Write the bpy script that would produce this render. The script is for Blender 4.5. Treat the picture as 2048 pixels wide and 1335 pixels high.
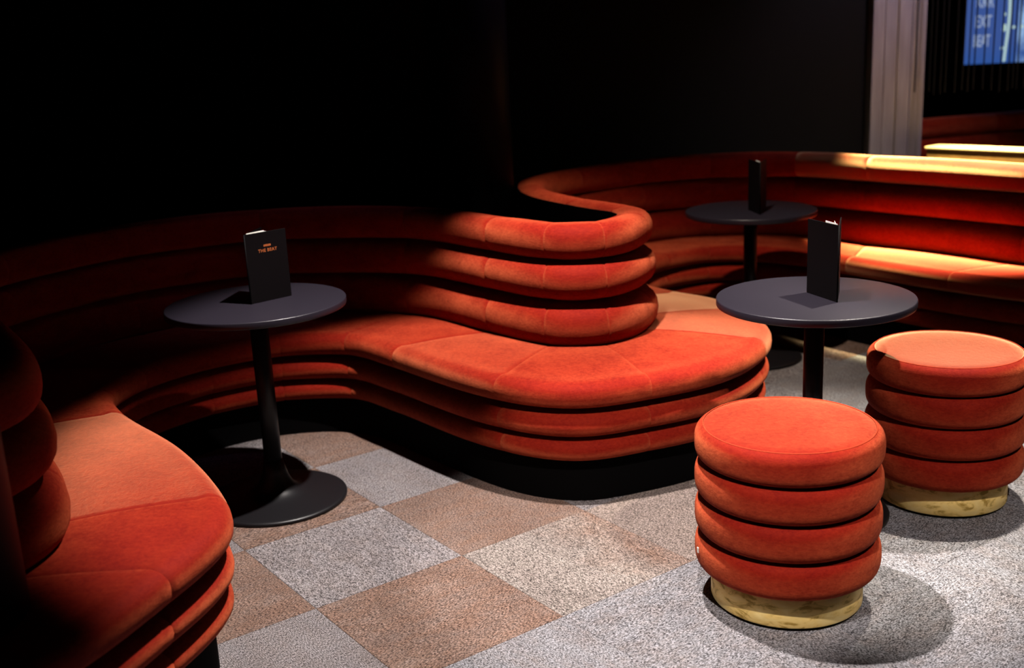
import bpy, bmesh, math, random
from mathutils import Vector, Matrix

random.seed(7)
for o in list(bpy.data.objects):
    bpy.data.objects.remove(o, do_unlink=True)
S = bpy.context.scene
C = S.collection
PI = math.pi

# ------------------------------------------------------------------ camera
CAM_H, PITCH, ROLL, FPX = 1.5257, 0.2570, -0.0489, 2210.0
cam_data = bpy.data.cameras.new('camera')
cam = bpy.data.objects.new('camera', cam_data)
C.objects.link(cam)
fw = Vector((0, math.cos(PITCH), -math.sin(PITCH)))
up0 = Vector((0, math.sin(PITCH), math.cos(PITCH)))
rt = Vector((math.cos(ROLL), 0, 0)) + up0 * math.sin(ROLL)
up = up0 * math.cos(ROLL) - Vector((math.sin(ROLL), 0, 0))
m = Matrix((rt, up, -fw)).transposed().to_4x4()
m.translation = (0, 0, CAM_H)
cam.matrix_world = m
cam_data.sensor_width = 36
cam_data.lens = FPX * 36 / 2048
cam_data.clip_start = 0.05
cam_data.dof.use_dof = True
cam_data.dof.focus_distance = 3.15
cam_data.dof.aperture_fstop = 2.2
S.camera = cam

# ------------------------------------------------------------------ world, lights, exposure
w = bpy.data.worlds.new('world')
S.world = w
w.use_nodes = True
w.node_tree.nodes['Background'].inputs[0].default_value = (0.5, 0.4, 0.5, 1)
w.node_tree.nodes['Background'].inputs[1].default_value = 0.004
S.view_settings.view_transform = 'Standard'
S.view_settings.look = 'None'
S.view_settings.exposure = 0.0
S.view_settings.gamma = 1.0
S.view_settings.use_curve_mapping = False


def spot(name, loc, target, power, size_deg, blend, color, radius=0.03):
    d = bpy.data.lights.new(name, 'SPOT')
    d.energy = power
    d.spot_size = math.radians(size_deg)
    d.spot_blend = blend
    d.color = color
    d.shadow_soft_size = radius
    o = bpy.data.objects.new(name, d)
    C.objects.link(o)
    o.location = loc
    o.rotation_euler = (Vector(target) - Vector(loc)).to_track_quat('-Z', 'Y').to_euler()
    return o


spot('downlight_nose', (0.12, 3.18, 2.9), (-0.03, 3.18, 0), 980, 61, 0.35, (1.0, 0.92, 0.87), 0.03)
spot('downlight_front', (0.10, 1.20, 2.8), (0.35, 2.95, 0.2), 620, 27, 0.45, (1.0, 0.91, 0.86), 0.03)
spot('added_fill_aisle', (1.50, 1.20, 2.8), (1.30, 2.92, 0.15), 330, 27, 0.6, (1.0, 0.91, 0.86), 0.03)  # added fill, lifts the near stool's shadow and the farther stool's front
spot('downlight_stools', (1.72, 3.72, 2.8), (1.32, 3.58, 0.3), 900, 46, 0.7, (1.0, 0.92, 0.78), 0.03)
spot('downlight_far_bay', (0.55, 3.9, 2.8), (0.78, 5.0, 0.3), 330, 44, 0.7, (1.0, 0.85, 0.7), 0.03)
spot('downlight_sofa', (2.38, 5.28, 2.8), (2.50, 5.55, 0.5), 9500, 45, 0.6, (1.0, 0.88, 0.48), 0.03)
spot('downlight_pillar', (2.62, 5.75, 2.9), (2.32, 6.55, 1.5), 150, 70, 0.8, (0.90, 0.80, 1.0), 0.05)
spot('violet_washer', (0.62, 5.12, 2.95), (-0.02, 5.15, 2.0), 30, 42, 0.9, (0.55, 0.38, 1.0), 0.05)


# ------------------------------------------------------------------ helpers
def link(o, parent=None):
    C.objects.link(o)
    if parent is not None:
        o.parent = parent
    return o


def mesh_obj(name, verts, faces, mat, parent=None, smooth=True, loc=None):
    me = bpy.data.meshes.new(name)
    me.from_pydata([tuple(v) for v in verts], [], faces)
    me.update()
    if smooth:
        for p in me.polygons:
            p.use_smooth = True
    if mat is not None:
        me.materials.append(mat)
    o = bpy.data.objects.new(name, me)
    link(o, parent)
    if loc:
        o.location = loc
    return o


def tag(o, label, cat, group=None):
    o['label'] = label
    o['category'] = cat
    if group:
        o['group'] = group
    return o


def thing(name, label, cat, loc=(0, 0, 0), rz=0, group=None):
    o = bpy.data.objects.new(name, None)
    o.empty_display_size = 0.1
    C.objects.link(o)
    o.location = loc
    o.rotation_euler = (0, 0, rz)
    return tag(o, label, cat, group)


def struct(o):
    o['kind'] = 'structure'
    return o


def box_bm(bm, c, s, bevel=0.0):
    r = bmesh.ops.create_cube(bm, size=1.0)
    vs = r['verts']
    for v in vs:
        v.co = Vector((v.co.x * s[0] + c[0], v.co.y * s[1] + c[1], v.co.z * s[2] + c[2]))
    if bevel:
        es = list({e for v in vs for e in v.link_edges})
        bmesh.ops.bevel(bm, geom=es, offset=bevel, segments=2, affect='EDGES', profile=0.5)


def bm_obj(name, bm, mat, parent=None, smooth=False):
    me = bpy.data.meshes.new(name)
    bm.to_mesh(me)
    bm.free()
    if smooth:
        for p in me.polygons:
            p.use_smooth = True
    me.materials.append(mat)
    return link(bpy.data.objects.new(name, me), parent)


def box(name, c, s, mat, parent=None, bevel=0.0):
    bm = bmesh.new()
    box_bm(bm, c, s, bevel)
    return bm_obj(name, bm, mat, parent)


def lathe(name, prof, mat, parent=None, n=72, sharp=False, cap=True):
    """prof: list of (r, z) bottom to top; closed with caps where r > 0."""
    verts, faces = [], []
    for r, z in prof:
        for k in range(n):
            a = 2 * PI * k / n
            verts.append((r * math.cos(a), r * math.sin(a), z))
    L = len(prof)
    for i in range(L - 1):
        for k in range(n):
            k2 = (k + 1) % n
            faces.append((i * n + k, i * n + k2, (i + 1) * n + k2, (i + 1) * n + k))
    if cap:
        if prof[0][0] > 1e-4:
            faces.append(tuple(range(n - 1, -1, -1)))
        if prof[-1][0] > 1e-4:
            faces.append(tuple((L - 1) * n + k for k in range(n)))
    o = mesh_obj(name, verts, faces, mat, parent)
    return o


def copy_tree(o, parent=None):
    c = o.copy()
    C.objects.link(c)
    c.parent = parent
    for ch in list(o.children):
        copy_tree(ch, c)
    return c


# ------------------------------------------------------------------ materials
def new_mat(name):
    mt = bpy.data.materials.new(name)
    mt.use_nodes = True
    nt = mt.node_tree
    return mt, nt, nt.nodes['Principled BSDF']


def noise(nt, scale, detail=3, rough=0.6, stretch=None, coord='Object', dist=0.0):
    tc = nt.nodes.new('ShaderNodeTexCoord')
    nz = nt.nodes.new('ShaderNodeTexNoise')
    nz.inputs['Scale'].default_value = scale
    nz.inputs['Detail'].default_value = detail
    nz.inputs['Roughness'].default_value = rough
    nz.inputs['Distortion'].default_value = dist
    if stretch:
        mp = nt.nodes.new('ShaderNodeMapping')
        mp.inputs['Scale'].default_value = stretch
        nt.links.new(tc.outputs[coord], mp.inputs['Vector'])
        nt.links.new(mp.outputs[0], nz.inputs['Vector'])
    else:
        nt.links.new(tc.outputs[coord], nz.inputs['Vector'])
    return nz


def ramp(nt, src, stops):
    r = nt.nodes.new('ShaderNodeValToRGB')
    e = r.color_ramp.elements
    e[0].position, e[0].color = stops[0][0], (*stops[0][1], 1)
    e[1].position, e[1].color = stops[-1][0], (*stops[-1][1], 1)
    for p, c in stops[1:-1]:
        k = e.new(p)
        k.color = (*c, 1)
    nt.links.new(src, r.inputs[0])
    return r


def mix(nt, fac, a, b, mode='MIX'):
    n = nt.nodes.new('ShaderNodeMix')
    n.data_type = 'RGBA'
    n.blend_type = mode
    for s, v in ((0, fac), (6, a), (7, b)):
        if hasattr(v, 'is_linked') or hasattr(v, 'node'):
            nt.links.new(v, n.inputs[s])
        elif isinstance(v, (int, float)):
            n.inputs[s].default_value = v
        else:
            n.inputs[s].default_value = (*v, 1)
    return n.outputs[2]


def math_node(nt, op, a, b=None):
    n = nt.nodes.new('ShaderNodeMath')
    n.operation = op
    for i, v in enumerate((a, b)):
        if v is None:
            continue
        if isinstance(v, (int, float)):
            n.inputs[i].default_value = v
        else:
            nt.links.new(v, n.inputs[i])
    return n.outputs[0]


def velvet(name, base_lo, base_hi, sheen_c, sheen_w):
    mt, nt, b = new_mat(name)
    # brushed nap: a large mottling broken up by fine fibre streaks
    big = noise(nt, 9.0, 4, 0.62, (1, 1, 1.6), dist=0.4)
    fine = noise(nt, 75, 4, 0.75, (1, 1, 2.2))
    f1 = math_node(nt, 'MULTIPLY_ADD', big.outputs['Fac'], 1.5)
    nt.nodes[-1].inputs[2].default_value = -0.75 + 0.5
    f2 = math_node(nt, 'MULTIPLY_ADD', fine.outputs['Fac'], 2.0)
    nt.nodes[-1].inputs[2].default_value = -1.0
    fac = math_node(nt, 'ADD', f1, f2)
    info = nt.nodes.new('ShaderNodeObjectInfo')      # object colour, red channel: brushed pile plus painted-in bright light
    sep = nt.nodes.new('ShaderNodeSeparateColor')
    nt.links.new(info.outputs['Color'], sep.inputs[0])
    nap_and_light = sep.outputs[0]
    fac = math_node(nt, 'ADD', fac, 0.0)
    nt.nodes[-1].use_clamp = True
    col = mix(nt, fac, base_lo, base_hi)
    nt.links.new(col, b.inputs['Base Color'])
    b.inputs['Roughness'].default_value = 0.8
    b.inputs['Specular IOR Level'].default_value = 0.08
    sh = nt.nodes.new('ShaderNodeBsdfSheen')
    sh.distribution = 'ASHIKHMIN'
    sh.inputs['Roughness'].default_value = 0.62
    sc = mix(nt, fac, tuple(c * sheen_w * 0.45 for c in sheen_c), tuple(c * sheen_w * 1.25 for c in sheen_c))
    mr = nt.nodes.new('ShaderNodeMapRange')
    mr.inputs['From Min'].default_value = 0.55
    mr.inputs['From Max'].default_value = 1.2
    nt.links.new(nap_and_light, mr.inputs['Value'])
    sc = mix(nt, mr.outputs[0], sc, tuple(c * sheen_w for c in (1.0, 0.70, 0.36)))  # cream highlight of strong light, painted into the sheen colour
    n2 = math_node(nt, 'MULTIPLY', nap_and_light, 2.0)
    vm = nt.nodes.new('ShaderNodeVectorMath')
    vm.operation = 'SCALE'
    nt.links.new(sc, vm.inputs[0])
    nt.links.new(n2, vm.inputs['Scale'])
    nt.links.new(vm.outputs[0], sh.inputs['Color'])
    ad = nt.nodes.new('ShaderNodeAddShader')
    out = nt.nodes['Material Output']
    nt.links.new(b.outputs[0], ad.inputs[0])
    nt.links.new(sh.outputs[0], ad.inputs[1])
    nt.links.new(ad.outputs[0], out.inputs['Surface'])
    bp = nt.nodes.new('ShaderNodeBump')
    bp.inputs['Strength'].default_value = 0.18
    bp.inputs['Distance'].default_value = 0.004
    nt.links.new(fac, bp.inputs['Height'])
    nt.links.new(bp.outputs[0], b.inputs['Normal'])
    nt.links.new(bp.outputs[0], sh.inputs['Normal'])
    return mt


def plain(name, col, rough, spec=0.5, metal=0.0, var=0.0, bump=0.0, scale=30):
    mt, nt, b = new_mat(name)
    if var:
        nz = noise(nt, scale, 4, 0.6)
        lo = tuple(c * (1 - var) for c in col)
        hi = tuple(min(1, c * (1 + var)) for c in col)
        r = ramp(nt, nz.outputs['Fac'], [(0.3, lo), (0.7, hi)])
        nt.links.new(r.outputs[0], b.inputs['Base Color'])
        if bump:
            bp = nt.nodes.new('ShaderNodeBump')
            bp.inputs['Strength'].default_value = bump
            bp.inputs['Distance'].default_value = 0.002
            nt.links.new(nz.outputs['Fac'], bp.inputs['Height'])
            nt.links.new(bp.outputs[0], b.inputs['Normal'])
    else:
        b.inputs['Base Color'].default_value = (*col, 1)
    b.inputs['Roughness'].default_value = rough
    b.inputs['Specular IOR Level'].default_value = spec
    b.inputs['Metallic'].default_value = metal
    return mt


def carpet(name, gradient=False):
    """loop-pile carpet: object colour gives the yarn, flecks and ribs give the weave"""
    mt, nt, b = new_mat(name)
    info = nt.nodes.new('ShaderNodeObjectInfo')
    base = info.outputs['Color']
    if gradient:
        tc = nt.nodes.new('ShaderNodeTexCoord')
        sx = nt.nodes.new('ShaderNodeSeparateXYZ')
        nt.links.new(tc.outputs['Object'], sx.inputs[0])
        wob = noise(nt, 7, 3, 0.6)
        g = math_node(nt, 'MULTIPLY_ADD', sx.outputs[0], 2.2)
        nt.nodes[-1].inputs[2].default_value = -0.05
        g = math_node(nt, 'ADD', g, wob.outputs['Fac'])
        r = ramp(nt, g, [(0.45, (0.185, 0.16, 0.143)), (1.05, (0.138, 0.088, 0.066))])
        base = r.outputs[0]
    loc_off = nt.nodes.new('ShaderNodeVectorMath')
    loc_off.operation = 'MULTIPLY_ADD'
    tc2 = nt.nodes.new('ShaderNodeTexCoord')
    mp = nt.nodes.new('ShaderNodeMapping')
    mp.inputs['Scale'].default_value = (1.0, 0.45, 1.0)
    nt.links.new(tc2.outputs['Object'], mp.inputs['Vector'])
    comb = nt.nodes.new('ShaderNodeCombineXYZ')
    rr = math_node(nt, 'MULTIPLY', info.outputs['Random'], 37.0)
    for k in range(3):
        nt.links.new(rr, comb.inputs[k])
    add = nt.nodes.new('ShaderNodeVectorMath')
    add.operation = 'ADD'
    nt.links.new(mp.outputs[0], add.inputs[0])
    nt.links.new(comb.outputs[0], add.inputs[1])
    nz = nt.nodes.new('ShaderNodeTexNoise')
    nz.inputs['Scale'].default_value = 330
    nz.inputs['Detail'].default_value = 2
    nz.inputs['Roughness'].default_value = 0.7
    nt.links.new(add.outputs[0], nz.inputs['Vector'])
    fl = ramp(nt, nz.outputs['Fac'], [(0.38, (0.10, 0.09, 0.10)), (0.46, (0.70, 0.70, 0.70)), (0.55, (1.05, 1.05, 1.05)), (0.66, (1.9, 1.9, 2.0))])
    big = nt.nodes.new('ShaderNodeTexNoise')
    big.inputs['Scale'].default_value = 9
    big.inputs['Detail'].default_value = 4
    nt.links.new(add.outputs[0], big.inputs['Vector'])
    bl = ramp(nt, big.outputs['Fac'], [(0.3, (0.86, 0.84, 0.84)), (0.7, (1.1, 1.1, 1.1))])
    wv = nt.nodes.new('ShaderNodeTexWave')
    wv.inputs['Scale'].default_value = 62
    wv.inputs['Distortion'].default_value = 1.5
    wv.inputs['Detail'].default_value = 1
    nt.links.new(tc2.outputs['Object'], wv.inputs['Vector'])
    rb = ramp(nt, wv.outputs['Fac'], [(0.0, (0.8, 0.8, 0.8)), (0.6, (1.05, 1.05, 1.05))])
    pn = nt.nodes.new('ShaderNodeTexNoise')
    pn.inputs['Scale'].default_value = 16
    pn.inputs['Detail'].default_value = 6
    pn.inputs['Roughness'].default_value = 0.8
    nt.links.new(add.outputs[0], pn.inputs['Vector'])
    pr = ramp(nt, pn.outputs['Fac'], [(0.42, (0, 0, 0)), (0.66, (0.55, 0.55, 0.55))])
    base = mix(nt, pr.outputs[0], base, (0.150, 0.122, 0.110))
    c = mix(nt, 1.0, base, fl.outputs[0], 'MULTIPLY')
    c = mix(nt, 1.0, c, bl.outputs[0], 'MULTIPLY')
    c = mix(nt, 1.0, c, rb.outputs[0], 'MULTIPLY')
    nt.links.new(c, b.inputs['Base Color'])
    b.inputs['Roughness'].default_value = 0.95
    b.inputs['Specular IOR Level'].default_value = 0.1
    bp = nt.nodes.new('ShaderNodeBump')
    bp.inputs['Strength'].default_value = 0.5
    bp.inputs['Distance'].default_value = 0.003
    nt.links.new(nz.outputs['Fac'], bp.inputs['Height'])
    nt.links.new(bp.outputs[0], b.inputs['Normal'])
    return mt


def brass_mat():
    mt, nt, b = new_mat('tarnished_brass')
    nz = noise(nt, 14, 4, 0.6, (1, 1, 2.5), dist=0.7)
    r = ramp(nt, nz.outputs['Fac'], [(0.36, (0.42, 0.26, 0.05)), (0.45, (0.85, 0.60, 0.20)), (0.75, (0.95, 0.74, 0.32))])
    nt.links.new(r.outputs[0], b.inputs['Base Color'])
    b.inputs['Metallic'].default_value = 0.42
    r2 = ramp(nt, nz.outputs['Fac'], [(0.44, (0.62, 0.62, 0.62)), (0.6, (0.42, 0.42, 0.42))])
    nt.links.new(r2.outputs[0], b.inputs['Roughness'])
    return mt


def emit(name, col, strength):
    mt, nt, b = new_mat(name)
    b.inputs['Base Color'].default_value = (0, 0, 0, 1)
    b.inputs['Emission Color'].default_value = (*col, 1)
    b.inputs['Emission Strength'].default_value = strength
    return mt


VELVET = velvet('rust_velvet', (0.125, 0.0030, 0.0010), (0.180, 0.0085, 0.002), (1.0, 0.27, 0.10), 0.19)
STITCH = plain('rust_thread', (0.30, 0.03, 0.01), 0.8, 0.1)
PLINTH = plain('black_laminate', (0.0012, 0.0010, 0.0011), 0.8, 0.03)
SHELL = plain('black_cloth', (0.004, 0.0025, 0.003), 0.9, 0.05, var=0.3, scale=200)
WALL = plain('black_paint', (0.0022, 0.0017, 0.0022), 0.7, 0.05, var=0.15, bump=0.05, scale=60)
COLUMN = plain('black_gloss_paint', (0.003, 0.0025, 0.0035), 0.5, 0.1, var=0.1, scale=20)
TABLE = plain('black_powder_coat', (0.0105, 0.0085, 0.0130), 0.36, 0.28, var=0.08, bump=0.04, scale=300)
METAL = plain('black_steel', (0.005, 0.0045, 0.0055), 0.40, 0.3)
MENU = plain('black_card', (0.0018, 0.0012, 0.0015), 0.6, 0.05, var=0.1, scale=80)
PAPER = plain('menu_paper', (0.55, 0.52, 0.47), 0.8, 0.2, var=0.03)
COPPER = plain('copper_foil', (0.32, 0.085, 0.025), 0.45, 0.4, metal=0.3)
GLIDE = plain('black_rubber', (0.004, 0.004, 0.004), 0.8, 0.1)
CARPET = carpet('loop_carpet')
CARPET_G = carpet('loop_carpet_blended', True)
BRASS = brass_mat()


def pillar_mat():
    mt, nt, b = new_mat('limed_board')
    nz = noise(nt, 9, 4, 0.6, (6, 6, 0.35))
    r = ramp(nt, nz.outputs['Fac'], [(0.3, (0.085, 0.066, 0.080)), (0.55, (0.12, 0.097, 0.117)), (0.75, (0.15, 0.125, 0.147))])
    nt.links.new(r.outputs[0], b.inputs['Base Color'])
    b.inputs['Roughness'].default_value = 0.7
    return mt


PILLAR = pillar_mat()

# ------------------------------------------------------------------ sofa path: (seat edge, backrest line, seam?)
ST = [
    ((-1.30, 1.58), (-1.45, 1.86), 1), ((-0.98, 1.80), (-1.24, 1.98), 1), ((-0.775, 2.24), (-1.115, 2.19), 1),
    ((-0.715, 2.50), (-1.07, 2.36), 0), ((-0.752, 2.66), (-1.115, 2.52), 1), ((-0.99, 3.08), (-1.34, 2.88), 0),
    ((-1.27, 3.43), (-1.58, 3.22), 1), ((-1.385, 3.66), (-1.79, 3.60), 1), ((-1.35, 3.90), (-1.80, 3.92), 1),
    ((-1.17, 4.14), (-1.52, 4.40), 1), ((-0.93, 4.272), (-1.05, 4.65), 1), ((-0.67, 4.25), (-0.42, 4.515), 1),
    ((-0.469, 4.03), (-0.085, 4.14), 1), ((-0.065, 3.56), (0.13, 3.92), 1), ((0.20, 3.438), (0.24, 3.885), 0),
    ((0.455, 3.495), (0.35, 3.895), 1), ((0.74, 3.645), (0.46, 3.975), 0), ((0.93, 3.89), (0.535, 4.10), 1),
    ((0.995, 4.12), (0.56, 4.22), 0), ((0.96, 4.40), (0.53, 4.34), 1), ((0.89, 4.60), (0.46, 4.45), 0),
    ((0.75, 4.77), (0.37, 4.60), 1), ((0.635, 4.96), (0.25, 4.85), 0), ((0.605, 5.18), (0.195, 5.10), 1),
    ((0.69, 5.41), (0.22, 5.38), 0), ((0.83, 5.605), (0.40, 5.66), 1), ((1.07, 5.743), (0.75, 5.915), 1),
    ((1.28, 5.70), (1.12, 6.02), 1), ((1.511, 5.498), (1.55, 5.90), 1), ((1.64, 5.29), (1.82, 5.57), 1),
    ((1.80, 5.06), (2.06, 5.29), 0), ((1.96, 4.83), (2.33, 4.92), 1), ((2.16, 4.60), (2.60, 4.53), 0),
    ((2.40, 4.36), (2.87, 4.14), 1),
    ((2.72, 4.02), (3.18, 3.74), 1), ((3.05, 3.66), (3.50, 3.36), 1),
]
NSUB = 14


def catmull(p0, p1, p2, p3, t):
    def tj(ti, a, b):
        return ti + math.sqrt(max(1e-6, math.dist(a, b)))
    t0 = 0.0
    t1 = tj(t0, p0, p1)
    t2 = tj(t1, p1, p2)
    t3 = tj(t2, p2, p3)
    t = t1 + (t2 - t1) * t
    L = lambda a, b, ta, tb: tuple((tb - t) / (tb - ta) * x + (t - ta) / (tb - ta) * y for x, y in zip(a, b))
    A1, A2, A3 = L(p0, p1, t0, t1), L(p1, p2, t1, t2), L(p2, p3, t2, t3)
    B1, B2 = L(A1, A2, t0, t2), L(A2, A3, t1, t3)
    return L(B1, B2, t1, t2)


def build_path(st, nsub):
    P = [(*a, *b) for a, b, _ in st]
    P = [tuple(2 * x - y for x, y in zip(P[0], P[1]))] + P + [tuple(2 * x - y for x, y in zip(P[-1], P[-2]))]
    out = []
    for i in range(len(st) - 1):
        for k in range(nsub):
            # 2D splines for each rail so both stay smooth
            t = k / nsub
            f = catmull(*[q[:2] for q in P[i:i + 4]], t)
            b = catmull(*[q[2:] for q in P[i:i + 4]], t)
            out.append([f, b])
    out.append([st[-1][0], st[-1][1]])
    # light smoothing
    for _ in range(10):
        new = [out[0]]
        for i in range(1, len(out) - 1):
            new.append([tuple(0.25 * out[i - 1][r][c] + 0.5 * out[i][r][c] + 0.25 * out[i + 1][r][c] for c in (0, 1)) for r in (0, 1)])
        new.append(out[-1])
        out = new
    n = len(out)
    res = []
    for i in range(n):
        row = []
        for r in (0, 1):
            a, c = out[max(0, i - 1)][r], out[min(n - 1, i + 1)][r]
            t = Vector((c[0] - a[0], c[1] - a[1])).normalized()
            row.append((Vector(out[i][r]), Vector((t.y, -t.x))))
        res.append(row)
    return res          # [(F, nF), (B, nB)]


def arc_roll(o_back, o_front, z0, z1, n=13, p=2.3):
    """outline of one horizontal channel, from its lower crease over the bulge to its upper crease"""
    pts = []
    zm, h = (z0 + z1) / 2, (z1 - z0) / 2
    for k in range(n):
        a = -PI / 2 + PI * k / (n - 1)
        c, s = math.cos(a), math.sin(a)
        x = o_back + (o_front - o_back) * abs(c) ** (2 / p)
        z = zm + h * math.copysign(abs(s) ** (2 / p), s)
        pts.append((x, z))
    return pts


# backrest: three channels, the top one rolling over to the back
BACK = [
    arc_roll(-0.115, 0.016, 0.420, 0.603, p=2.35),
    arc_roll(-0.115, 0.010, 0.601, 0.760, p=2.35),
    None,
]
top = []
for k in range(17):
    a = -PI / 2 + (PI + 0.12) * k / 16
    c, s = math.cos(a), math.sin(a)
    x = -0.070 + (0.068 if c > 0 else 0.068) * math.copysign(abs(c) ** 0.85, c)
    z = 0.8235 + 0.0650 * math.copysign(abs(s) ** 0.85, s)
    top.append((x, z))
top[0] = (-0.115, 0.7585)
top += [(-0.128, 0.878), (-0.132, 0.868)]
BACK[2] = top
LOWER = [arc_roll(-0.10, -0.020, 0.151, 0.236, p=2.3), arc_roll(-0.10, -0.009, 0.238, 0.331, p=2.3)]


def panel_mesh(path, i0, i1, rail, prof, puff=0.0025, pinch=0.0024):
    verts, faces = [], []
    n = len(prof)
    cx = sum(p[0] for p in prof) / n
    cz = sum(p[1] for p in prof) / n
    rows = i1 - i0
    lens = [0.0]
    for i in range(i0, i1):
        lens.append(lens[-1] + (path[i + 1][rail][0] - path[i][rail][0]).length)
    tot = lens[-1]
    # extra rows close to the seams so the pinch stays narrow
    stations = [(i - i0, 0.0) for i in range(i0, i1 + 1)]
    samples = []
    for j in range(rows):
        samples.append(float(j))
        seg = (lens[j + 1] - lens[j])
        if j == 0 and seg > 0.008:
            samples.append(0.006 / seg)
        if j == rows - 1 and seg > 0.008:
            samples.append(rows - 0.006 / seg)
    samples.append(float(rows))
    for sidx in samples:
        j = min(int(sidx), rows - 1)
        t = sidx - j
        a, b = path[i0 + j][rail], path[i0 + j + 1][rail]
        P = a[0].lerp(b[0], t)
        N = a[1].lerp(b[1], t).normalized()
        s = lens[j] + (lens[j + 1] - lens[j]) * t
        edge = min(s, tot - s)
        off = -pinch if edge < 1e-6 else puff * math.sin(PI * min(1, max(0, s / tot)))
        for (x, z) in prof:
            d = Vector((x - cx, z - cz))
            l = max(1e-6, d.length)
            k = (l + off) / l
            xx, zz = cx + d.x * k, cz + d.y * k
            q = P + N * xx
            verts.append((q.x, q.y, zz))
    R = len(samples)
    for i in range(R - 1):
        for k in range(n - 1):
            faces.append((i * n + k, (i + 1) * n + k, (i + 1) * n + k + 1, i * n + k + 1))
    return verts, faces


def seat_mesh(path, i0, i1, z_top=0.44, z_bot=0.343, pinch=0.0022):
    verts, faces = [], []
    rows = i1 - i0
    lens = [0.0]
    for i in range(i0, i1):
        lens.append(lens[-1] + (path[i + 1][0][0] - path[i][0][0]).length)
    tot = lens[-1]
    samples = []
    for j in range(rows):
        samples.append(float(j))
        seg = max(1e-4, lens[j + 1] - lens[j])
        if j == 0 and seg > 0.008:
            samples.append(0.006 / seg)
        if j == rows - 1 and seg > 0.008:
            samples.append(rows - 0.006 / seg)
    samples.append(float(rows))
    zc, hh = (z_top + z_bot) / 2, (z_top - z_bot) / 2
    n = None
    for sidx in samples:
        j = min(int(sidx), rows - 1)
        t = sidx - j
        (Fa, nFa), (Ba, nBa) = path[i0 + j]
        (Fb, nFb), (Bb, nBb) = path[i0 + j + 1]
        F, B = Fa.lerp(Fb, t), Ba.lerp(Bb, t)
        nF, nB = nFa.lerp(nFb, t).normalized(), nBa.lerp(nBb, t).normalized()
        s = lens[j] + (lens[j + 1] - lens[j]) * t
        edge = min(s, tot - s)
        pin = pinch if edge < 1e-6 else 0.0
        pf = 0.004 * math.sin(PI * s / tot)
        row = []
        Bi, Fi = B - nB * 0.07, F - nF * 0.075
        for k in range(9):
            u = k / 8
            q = Bi.lerp(Fi, u)
            row.append((q.x, q.y, z_top - 0.004 + (0.008 + pf) * math.sin(PI * min(1, u * 0.9 + 0.1)) - pin))
        for k in range(1, 13):
            a = PI / 2 - PI * k / 12
            c, sn = math.cos(a), math.sin(a)
            x = 0.075 * abs(c) ** 0.80 * (1 if k < 12 else 0) - 0.075
            z = zc + hh * math.copysign(abs(sn) ** 0.80, sn)
            if k == 12:
                x = -0.085
            q = F + nF * (x + pf * 0.6 - pin * abs(c))
            row.append((q.x, q.y, z - pin * max(0, sn)))
        n = len(row)
        verts += row
    R = len(samples)
    for i in range(R - 1):
        for k in range(n - 1):
            faces.append((i * n + k, i * n + k + 1, (i + 1) * n + k + 1, (i + 1) * n + k))
    return verts, faces


def strip_wall(name, path, i0, i1, rail, off_a, off_b, z0, z1, mat, parent):
    """solid wall following one rail between two offsets"""
    verts, faces = [], []
    for i in range(i0, i1 + 1):
        P, N = path[i][rail]
        a, b = P + N * off_a, P + N * off_b
        verts += [(a.x, a.y, z0), (a.x, a.y, z1), (b.x, b.y, z1), (b.x, b.y, z0)]
    m_ = i1 - i0
    for i in range(m_):
        for k in range(4):
            k2 = (k + 1) % 4
            faces.append((i * 4 + k, (i + 1) * 4 + k, (i + 1) * 4 + k2, i * 4 + k2))
    faces.append((0, 1, 2, 3))
    faces.append((m_ * 4 + 3, m_ * 4 + 2, m_ * 4 + 1, m_ * 4))
    o = mesh_obj(name, verts, faces, mat, parent, smooth=False)
    return o


NAP_AND_LIGHT = {(2, 4): 0.38, (4, 6): 0.9, (6, 7): 0.5, (11, 12): 0.32, (10, 11): 0.4, (12, 13): 0.62, (13, 15): 0.52, (15, 17): 0.50, (17, 19): 0.82,
       (19, 21): 1.6, (21, 23): 0.7, (29, 31): 0.95, (28, 29): 0.7, (31, 33): 0.95}  # brushed pile; back-of-nose and far-right panels also carry painted-in light


def make_sofa(st, label, nsub, nap_and_light=None):
    path = build_path(st, nsub)
    root = thing('banquette_sofa', label, 'sofa')
    seams = [i * nsub for i, s in enumerate(st) if s[2]]
    last = len(path) - 1
    if seams[0] != 0:
        seams = [0] + seams
    if seams[-1] != last:
        seams.append(last)
    for a, b in zip(seams[:-1], seams[1:]):
        v, f = seat_mesh(path, a, b)
        k = (nap_and_light or {}).get((a // nsub, b // nsub))
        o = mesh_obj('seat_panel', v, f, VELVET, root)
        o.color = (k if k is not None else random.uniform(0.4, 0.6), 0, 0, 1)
        for pr in LOWER:
            v, f = panel_mesh(path, a, b, 0, pr)
            mesh_obj('base_panel', v, f, VELVET, root).color = (random.uniform(0.42, 0.6), 0, 0, 1)
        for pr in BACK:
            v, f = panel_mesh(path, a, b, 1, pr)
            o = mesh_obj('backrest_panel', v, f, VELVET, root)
            o.color = ((1.25 if pr is BACK[2] else 0.5) if a // nsub in (28, 29, 31) and nap_and_light else random.uniform(0.42, 0.6), 0, 0, 1)  # far-right top channel: lamp brightness painted into its colour
    strip_wall('plinth', path, 0, last, 0, -0.075, -0.10, 0.0, 0.165, PLINTH, root)
    strip_wall('base_board', path, 0, last, 0, -0.085, -0.10, 0.165, 0.36, PLINTH, root)
    strip_wall('back_board', path, 0, last, 1, -0.105, -0.136, 0.0, 0.872, SHELL, root)
    return root, path


# ------------------------------------------------------------------ the setting
def slab(name, x0, x1, y0, y1, z0, z1, mat):
    return struct(box(name, ((x0 + x1) / 2, (y0 + y1) / 2, (z0 + z1) / 2), (x1 - x0, y1 - y0, z1 - z0), mat))


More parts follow.
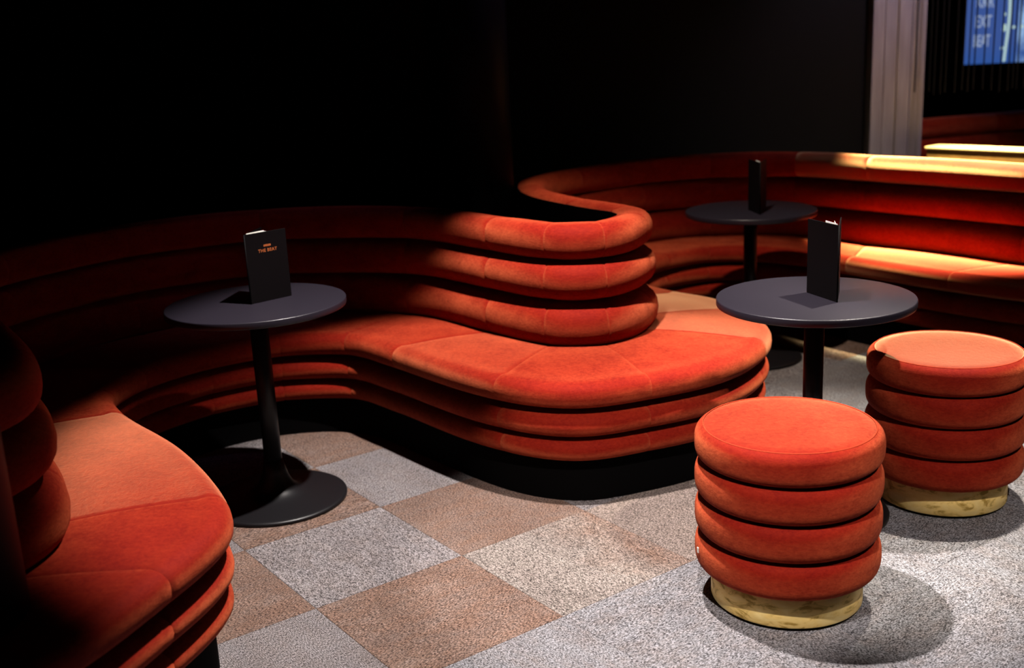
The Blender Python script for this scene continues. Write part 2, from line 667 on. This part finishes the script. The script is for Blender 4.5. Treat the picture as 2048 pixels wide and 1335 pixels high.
FLOORBASE = plain('carpet_backing', (0.16, 0.15, 0.155), 0.95, 0.1, var=0.3, scale=150)
floor = slab('floor', -3.4, 6.2, -1.2, 10.2, -0.06, -0.006, FLOORBASE)
slab('ceiling', -3.4, 6.2, -1.2, 10.2, 3.05, 3.15, WALL)
slab('wall_left', -3.5, -3.4, -1.2, 10.2, -0.06, 3.15, WALL)
slab('wall_right', 6.2, 6.3, -1.2, 10.2, -0.06, 3.15, WALL)
slab('wall_front', -3.5, 6.3, -1.3, -1.2, -0.06, 3.15, WALL)
slab('wall_back', -3.5, 2.14, 6.62, 6.75, -0.06, 3.15, WALL)
slab('wall_far', 2.0, 6.3, 10.1, 10.2, -0.06, 3.15, WALL)

sofa, PATH = make_sofa(ST, 'long serpentine rust velvet banquette with channelled back and black plinth', NSUB, NAP_AND_LIGHT)

# carpet tiles: cells of a rotated half-metre grid, only on the open side of the sofa
ANG, OX, OY, TS = 0.6256, -0.1897, 3.1415, 0.5
eu = Vector((math.cos(ANG), math.sin(ANG)))
ev = Vector((math.sin(ANG), -math.cos(ANG)))
poly = [(r[0][0] - r[0][1] * 0.09) for r in PATH[::4]] + [Vector((3.6, 3.6)), Vector((3.6, 0.6)), Vector((-1.6, 0.6))]


def inside(p):
    c = False
    j = len(poly) - 1
    for i in range(len(poly)):
        a, b = poly[i], poly[j]
        if (a.y > p.y) != (b.y > p.y) and p.x < (b.x - a.x) * (p.y - a.y) / (b.y - a.y) + a.x:
            c = not c
        j = i
    return c


bm = bmesh.new()
g = 0.0006
box_bm(bm, (0, 0, -0.0035), (TS - g, TS - g, 0.007))
es = [e for e in bm.edges if all(v.co.z > -0.001 for v in e.verts)]
bmesh.ops.bevel(bm, geom=es, offset=0.0012, segments=1, affect='EDGES')
tile_me = bpy.data.meshes.new('carpet_tile')
bm.to_mesh(tile_me)
bm.free()
tile_me.materials.append(CARPET)
tile_me2 = tile_me.copy()
tile_me2.materials.clear()
tile_me2.materials.append(CARPET_G)
GREY, BROWN, COOL = (0.160, 0.146, 0.148), (0.138, 0.086, 0.064), (0.160, 0.157, 0.166)
for i in range(-8, 10):
    for j in range(-8, 8):
        c0 = Vector((OX, OY)) + eu * (TS * (i + 0.5)) + ev * (TS * (j + 0.5))
        if c0.y < 1.0:
            continue
        if not any(inside(c0 + eu * (TS * a) + ev * (TS * b)) for a in (-.5, -.25, 0, .25, .5) for b in (-.5, -.25, 0, .25, .5)):
            continue
        me = tile_me2 if (i, j) == (0, 0) else tile_me
        t = bpy.data.objects.new('carpet_tile', me)
        link(t, floor)
        t.location = (c0.x, c0.y, 0)
        # quarter turns alternate the pile direction
        t.rotation_euler = (0, 0, ANG + (PI / 2 if (i + j) % 2 and (i, j) != (0, 0) else 0))
        if j >= 1:
            col = COOL
        elif i >= 2 and j >= -1:
            col = tuple(0.5 * (a + b) for a, b in zip(GREY, COOL))
        elif i == 1 and j == 0:
            col = (0.157, 0.124, 0.107)
        else:
            col = BROWN if (i + j) % 2 else GREY
        k = random.uniform(0.95, 1.05)
        t.color = (*[x * k for x in col], 1)

# black round columns
col_a = lathe('column', [(0.183, 0), (0.183, 3.05)], COLUMN)
col_a.location = (-0.14, 5.15, 0)
struct(col_a)
col_a.name = 'trim_1'
col_b = lathe('column', [(0.15, 0), (0.15, 3.05)], COLUMN)
col_b.location = (-1.168, 2.04, 0)
struct(col_b)
col_b.name = 'trim_2'

# ------------------------------------------------------------------ pillar of pale boards
pil = thing('board_pillar', 'pale grey limed board pillar rising behind the far sofa', 'pillar', (2.315, 6.68, 0))
xs = [-0.155, -0.085, -0.01, 0.07, 0.155]
for a, b in zip(xs[:-1], xs[1:]):
    bm = bmesh.new()
    box_bm(bm, ((a + b) / 2, -0.10, 1.52), (b - a - 0.0015, 0.03, 3.04), 0.004)
    bm_obj('board', bm, PILLAR, pil)
box('core', (0, 0.02, 1.52), (0.30, 0.21, 3.04), PILLAR, pil, 0.01)


# ------------------------------------------------------------------ stools
def make_stool(label, loc, rz):
    t = thing('velvet_stool', label, 'stool', loc, rz, 'channelled velvet stools')
    lathe('glide_ring', [(0.185, 0.0), (0.196, 0.001), (0.196, 0.012)], GLIDE, t)
    lathe('brass_base', [(0.19, 0.010), (0.2045, 0.010), (0.2055, 0.012), (0.2055, 0.106), (0.19, 0.108)], BRASS, t, n=96)
    zs = [0.098, 0.203, 0.307, 0.411]
    for k, z in enumerate(zs):
        if k < 3:
            pr = arc_roll(0.195, 0.250, z, z + 0.106, n=21, p=2.9)
        else:
            lo = arc_roll(0.195, 0.250, z, z + 0.098, n=21, p=3.0)
            pr = lo[:16] + [(0.2335, 0.503), (0.227, 0.506)]
        # closed channel: start and end on the inner core
        pr = [(0.15, z + 0.004)] + pr + ([(0.15, z + 0.104)] if k < 3 else [])
        lathe('cushion_roll', pr, VELVET, t, n=96, cap=False)
    lathe('top_cover', [(0.2265, 0.5045), (0.223, 0.5065), (0.19, 0.5085), (0.12, 0.511), (0.05, 0.512), (0.0, 0.512)], VELVET, t, n=96)
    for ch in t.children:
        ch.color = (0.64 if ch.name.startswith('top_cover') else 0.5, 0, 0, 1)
    ring = [(0.2268 + 0.0016 * math.cos(a), 0.5062 + 0.0016 * math.sin(a)) for a in [2 * PI * q / 8 for q in range(9)]]
    lathe('stitched_seam', ring, STITCH, t, n=96, cap=False)
    return t


s1 = make_stool('rust velvet channelled stool on brass base, nearest the camera', (0.729, 2.796, 0), 0.25)
a = math.radians(190)
box('care_tag', (0.251 * math.cos(PI), 0.03, 0.165), (0.003, 0.008, 0.016), PAPER, s1, 0.001)
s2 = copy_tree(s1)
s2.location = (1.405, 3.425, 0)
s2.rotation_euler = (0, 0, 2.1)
s2['label'] = 'rust velvet channelled stool on brass base, farther one beside the black table, pale lit top'
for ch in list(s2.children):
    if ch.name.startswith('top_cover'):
        ch.color = (2.1, 0, 0, 1)  # strong light on this top is painted into its colour
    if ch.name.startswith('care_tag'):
        bpy.data.objects.remove(ch, do_unlink=True)


# ------------------------------------------------------------------ tables
def make_table(label, loc):
    t = thing('pedestal_table', label, 'table', loc, 0, 'round black pedestal tables')
    R = 0.303
    lathe('table_top', [(0.0, 0.695), (R - 0.004, 0.695), (R - 0.001, 0.6965), (R, 0.699), (R, 0.7155), (R - 0.0012, 0.7182), (R - 0.004, 0.7192), (0.0, 0.7192)], TABLE, t, n=128)
    lathe('mounting_plate', [(0.0, 0.683), (0.10, 0.683), (0.10, 0.695), (0.0, 0.695)], METAL, t, n=48)
    lathe('pole', [(0.031, 0.10), (0.031, 0.685)], METAL, t, n=40)
    pr = [(0.0, 0.0), (0.243, 0.0), (0.247, 0.003), (0.2475, 0.008), (0.245, 0.0125), (0.238, 0.015)]
    for k in range(1, 25):
        r = 0.238 + (0.0325 - 0.238) * k / 24
        u = (r - 0.0325) / (0.238 - 0.0325)
        pr.append((r, 0.015 + 0.022 * (1 - u) + 0.115 * math.exp(-(r - 0.0325) / 0.022) * (1 - u)))
    lathe('base', pr, METAL, t, n=96)
    return t


t1 = make_table('round black pedestal table standing beside the two velvet stools', (0.948, 3.347, 0))
t2 = copy_tree(t1)
t2.location = (-0.862, 3.665, 0)
t2['label'] = 'round black pedestal table in the left sofa bay with a lettered menu on it'
t3 = copy_tree(t1)
t3.location = (1.146, 5.146, 0)
t3['label'] = 'round black pedestal table farthest back, in the right-hand sofa bay'


# ------------------------------------------------------------------ menus
def text_mesh(name, body, size, mat, parent, M, extrude=0.0004, bold=0.0, spacing=1.0):
    cu = bpy.data.curves.new(name, 'FONT')
    cu.body = body
    cu.size = size
    cu.extrude = extrude
    cu.offset = bold
    cu.align_x = 'CENTER'
    cu.align_y = 'CENTER'
    cu.space_character = spacing
    tmp = bpy.data.objects.new('tmp_text', cu)
    C.objects.link(tmp)
    dg = bpy.context.evaluated_depsgraph_get()
    me = bpy.data.meshes.new_from_object(tmp.evaluated_get(dg))
    bpy.data.objects.remove(tmp, do_unlink=True)
    me.materials.clear()
    me.materials.append(mat)
    me.transform(M)
    o = bpy.data.objects.new(name, me)
    return link(o, parent)


def make_menu(label, fold, end_a, end_b, letter_on=None):
    """standing folded menu: spine at fold, two leaves towards end_a and end_b"""
    t = thing('folded_menu', label, 'menu', (fold[0], fold[1], 0.7196), 0, 'folded black menus')
    H = 0.235
    mids = []
    for e in (end_a, end_b):
        d = Vector((e[0] - fold[0], e[1] - fold[1])).normalized()
        ang = math.atan2(d.y, d.x)
        bm = bmesh.new()
        box_bm(bm, (0.080, 0, H / 2), (0.160, 0.0034, H), 0.0008)
        bmesh.ops.rotate(bm, verts=bm.verts, cent=(0, 0, 0), matrix=Matrix.Rotation(ang, 3, 'Z'))
        bm_obj('cover', bm, MENU, t)
        mids.append(ang)
    lathe('spine', [(0.0024, 0.0), (0.0024, H)], MENU, t, n=12)
    a0, a1 = mids
    diff = (a1 - a0 + PI) % (2 * PI) - PI
    for f, L, hh in ((0.20, 0.075, 0.2362), (0.34, 0.070, 0.232), (0.8, 0.14, 0.222)):
        bm = bmesh.new()
        box_bm(bm, (0.010 + L / 2, 0, 0.002 + hh / 2), (L, 0.0009, hh))
        bmesh.ops.rotate(bm, verts=bm.verts, cent=(0, 0, 0), matrix=Matrix.Rotation(a0 + diff * f, 3, 'Z'))
        bm_obj('page', bm, PAPER, t)
    if letter_on is not None:
        ang = mids[letter_on]
        d = Vector((math.cos(ang), math.sin(ang), 0))
        nrm = Vector((d.y, -d.x, 0))
        M0 = Matrix((d, Vector((0, 0, 1)), nrm)).transposed().to_4x4()
        for body, sz, z, sp, bd in (('THE BEAT', 0.0150, 0.172, 1.12, 0.0002),):
            M = M0.copy()
            M.translation = d * 0.083 + nrm * 0.0018 + Vector((0, 0, z))
            text_mesh('lettering', body, sz, COPPER, t, M, bold=bd, spacing=sp)
        bm = bmesh.new()
        for k in range(5):
            box_bm(bm, (0.083 + (k - 2) * 0.0058, 0, 0.1885), (0.0044, 0.0008, 0.0066))
        for v in bm.verts:
            q = d * v.co.x + nrm * (0.0019 + v.co.y) + Vector((0, 0, v.co.z))
            v.co = q
        bm_obj('logo_line', bm, COPPER, t)
    return t


make_menu('black folded menu with copper lettering, standing on the left table', (-0.870, 3.628), (-0.756, 3.738), (-0.846, 3.786), 0)
make_menu('plain black folded menu on the table beside the stools', (0.990, 3.255), (0.940, 3.405), (1.042, 3.409))
make_menu('plain black folded menu on the farthest round table', (1.152, 4.982), (1.135, 5.140), (1.217, 5.138))

# ------------------------------------------------------------------ low partition behind the far sofa
dv = Vector((2.731 - 2.372, 5.82 - 6.25))
dl = dv.normalized()
nl = Vector((-dl.y, dl.x))
if nl.y < 0:
    nl = -nl
part = thing('low_partition', 'low partition with a bright brass ledge behind the far sofa', 'partition', (2.375, 6.288, 0), math.atan2(dl.y, dl.x))
box('panel', (1.16, 0.0, 0.423), (2.2, 0.13, 0.846), plain('dark_bronze', (0.10, 0.05, 0.014), 0.4, 0.4, metal=0.6, var=0.3, scale=8), part, 0.003)
box('ledge', (1.16, 0.0, 0.853), (2.22, 0.15, 0.014), plain('polished_brass', (0.34, 0.24, 0.11), 0.5, 0.4, metal=0.4, var=0.1, scale=10), part, 0.005)

# ------------------------------------------------------------------ sofa in the room behind
bs = []
b0, bd = Vector((2.9, 7.62)), Vector((0.94, 0.34)).normalized()
bn = Vector((bd.y, -bd.x))
for k, s in ((-0.9, 1), (-0.15, 1), (0.62, 1), (1.4, 1), (2.2, 1)):
    p_ = b0 + bd * k
    bs.append((tuple(p_ + bn * 0.45), tuple(p_), s))
make_sofa(bs, 'dark red velvet sofa in the room behind the pillar', 6)

# ------------------------------------------------------------------ screen with its picture
scr = thing('wall_screen', 'blue lit screen with white lettering behind hanging strings', 'screen', (4.15, 8.72, 1.2), 0)
SW, SH = 1.30, 0.80
x0 = -0.57


def screen_mat():
    mt, nt, b = new_mat('screen_blue')
    tc = nt.nodes.new('ShaderNodeTexCoord')
    sx = nt.nodes.new('ShaderNodeSeparateXYZ')
    nt.links.new(tc.outputs['Object'], sx.inputs[0])
    cl = noise(nt, 6, 4, 0.6)
    g_ = math_node(nt, 'MULTIPLY_ADD', sx.outputs[2], 1.6)
    r = ramp(nt, g_, [(0.0, (0.000, 0.080, 0.36)), (0.75, (0.040, 0.085, 0.29))])
    cloud = math_node(nt, 'MULTIPLY', ramp(nt, cl.outputs['Fac'], [(0.45, (0, 0, 0)), (0.62, (1, 1, 1))]).outputs[0],
                      ramp(nt, sx.outputs[0], [(0.0, (0, 0, 0)), (1.0, (0, 0, 0))]).outputs[0])
    gt = math_node(nt, 'GREATER_THAN', sx.outputs[0], -0.17)
    fac = math_node(nt, 'MULTIPLY', gt, ramp(nt, cl.outputs['Fac'], [(0.38, (0, 0, 0)), (0.62, (1, 1, 1))]).outputs[0])
    colr = mix(nt, fac, r.outputs[0], (0.30, 0.48, 0.75))
    b.inputs['Base Color'].default_value = (0, 0, 0, 1)
    nt.links.new(colr, b.inputs['Emission Color'])
    b.inputs['Emission Strength'].default_value = 1.0
    return mt


box('bezel', (x0 + SW / 2, 0.025, SH / 2), (SW + 0.03, 0.04, SH + 0.03), METAL, scr, 0.004)
box('display', (x0 + SW / 2, 0.002, SH / 2), (SW, 0.008, SH), screen_mat(), scr)
GLOW = emit('screen_white', (0.55, 0.68, 0.95), 0.55)
PEARL = emit('screen_pale', (0.62, 0.85, 0.78), 0.8)
Mx = Matrix(((1, 0, 0, 0), (0, 0, -1, 0), (0, 1, 0, 0), (0, 0, 0, 1)))
for body, x, z, sz in (('KKR', -0.435, 0.455, 0.125), ('EXT', -0.44, 0.310, 0.125), ('BEAT', -0.445, 0.167, 0.125)):
    M = Matrix.Translation((x, -0.0035, z)) @ Mx @ Matrix.Diagonal((0.56 if len(body) == 3 else 0.44, 1, 1, 1))
    text_mesh('lettering', body, sz, GLOW, scr, M, extrude=0.001, bold=0.001)
bm = bmesh.new()
for k in range(34):
    z = 0.02 + k * 0.0215
    x = -0.255 + 0.012 * math.sin(z * 7 - 1.0)
    bmesh.ops.create_icosphere(bm, subdivisions=1, radius=0.0125, matrix=Matrix.Translation((x, -0.004, z)) @ Matrix.Diagonal((1, 0.3, 1, 1)))
for x, z, r in ((-0.285, 0.11, .014), (-0.278, 0.25, .018), (-0.275, 0.275, .014), (-0.205, 0.262, .012), (-0.28, 0.36, .012), (-0.14, 0.265, .012)):
    bmesh.ops.create_icosphere(bm, subdivisions=1, radius=r, matrix=Matrix.Translation((x, -0.004, z)) @ Matrix.Diagonal((1, 0.3, 1, 1)))
bm_obj('dotted_line', bm, PEARL, scr)['kind'] = 'stuff'

# ------------------------------------------------------------------ hanging strings in front of the screen
cur = thing('string_curtain', 'curtain of thin black strings hanging before the screen', 'curtain', (0, 6.42, 0))
STRING = plain('black_string', (0.003, 0.0026, 0.0028), 0.8, 0.05)

bm = bmesh.new()
bmesh.ops.create_cone(bm, cap_ends=True, segments=8, radius1=0.0042, radius2=0.0042, depth=1.0)
str_me = bpy.data.meshes.new('string')
bm.to_mesh(str_me)
bm.free()
str_me.materials.append(STRING)
for xx in (2.362, 2.444, 2.469, 2.506, 2.534, 2.588, 2.63, 2.664, 2.695, 2.749, 2.799, 2.845, 2.89, 2.918, 2.944, 2.983, 3.014, 3.054, 3.088, 3.121, 3.167):
    zb = 1.135 + random.uniform(-0.012, 0.012)
    o = bpy.data.objects.new('string', str_me)
    link(o, cur)
    o.location = (xx, random.uniform(-0.006, 0.006), (zb + 3.0) / 2)
    o.scale = (1, 1, 3.0 - zb)
box('rail', (2.98, 0, 3.02), (1.5, 0.03, 0.05), METAL, cur, 0.003)
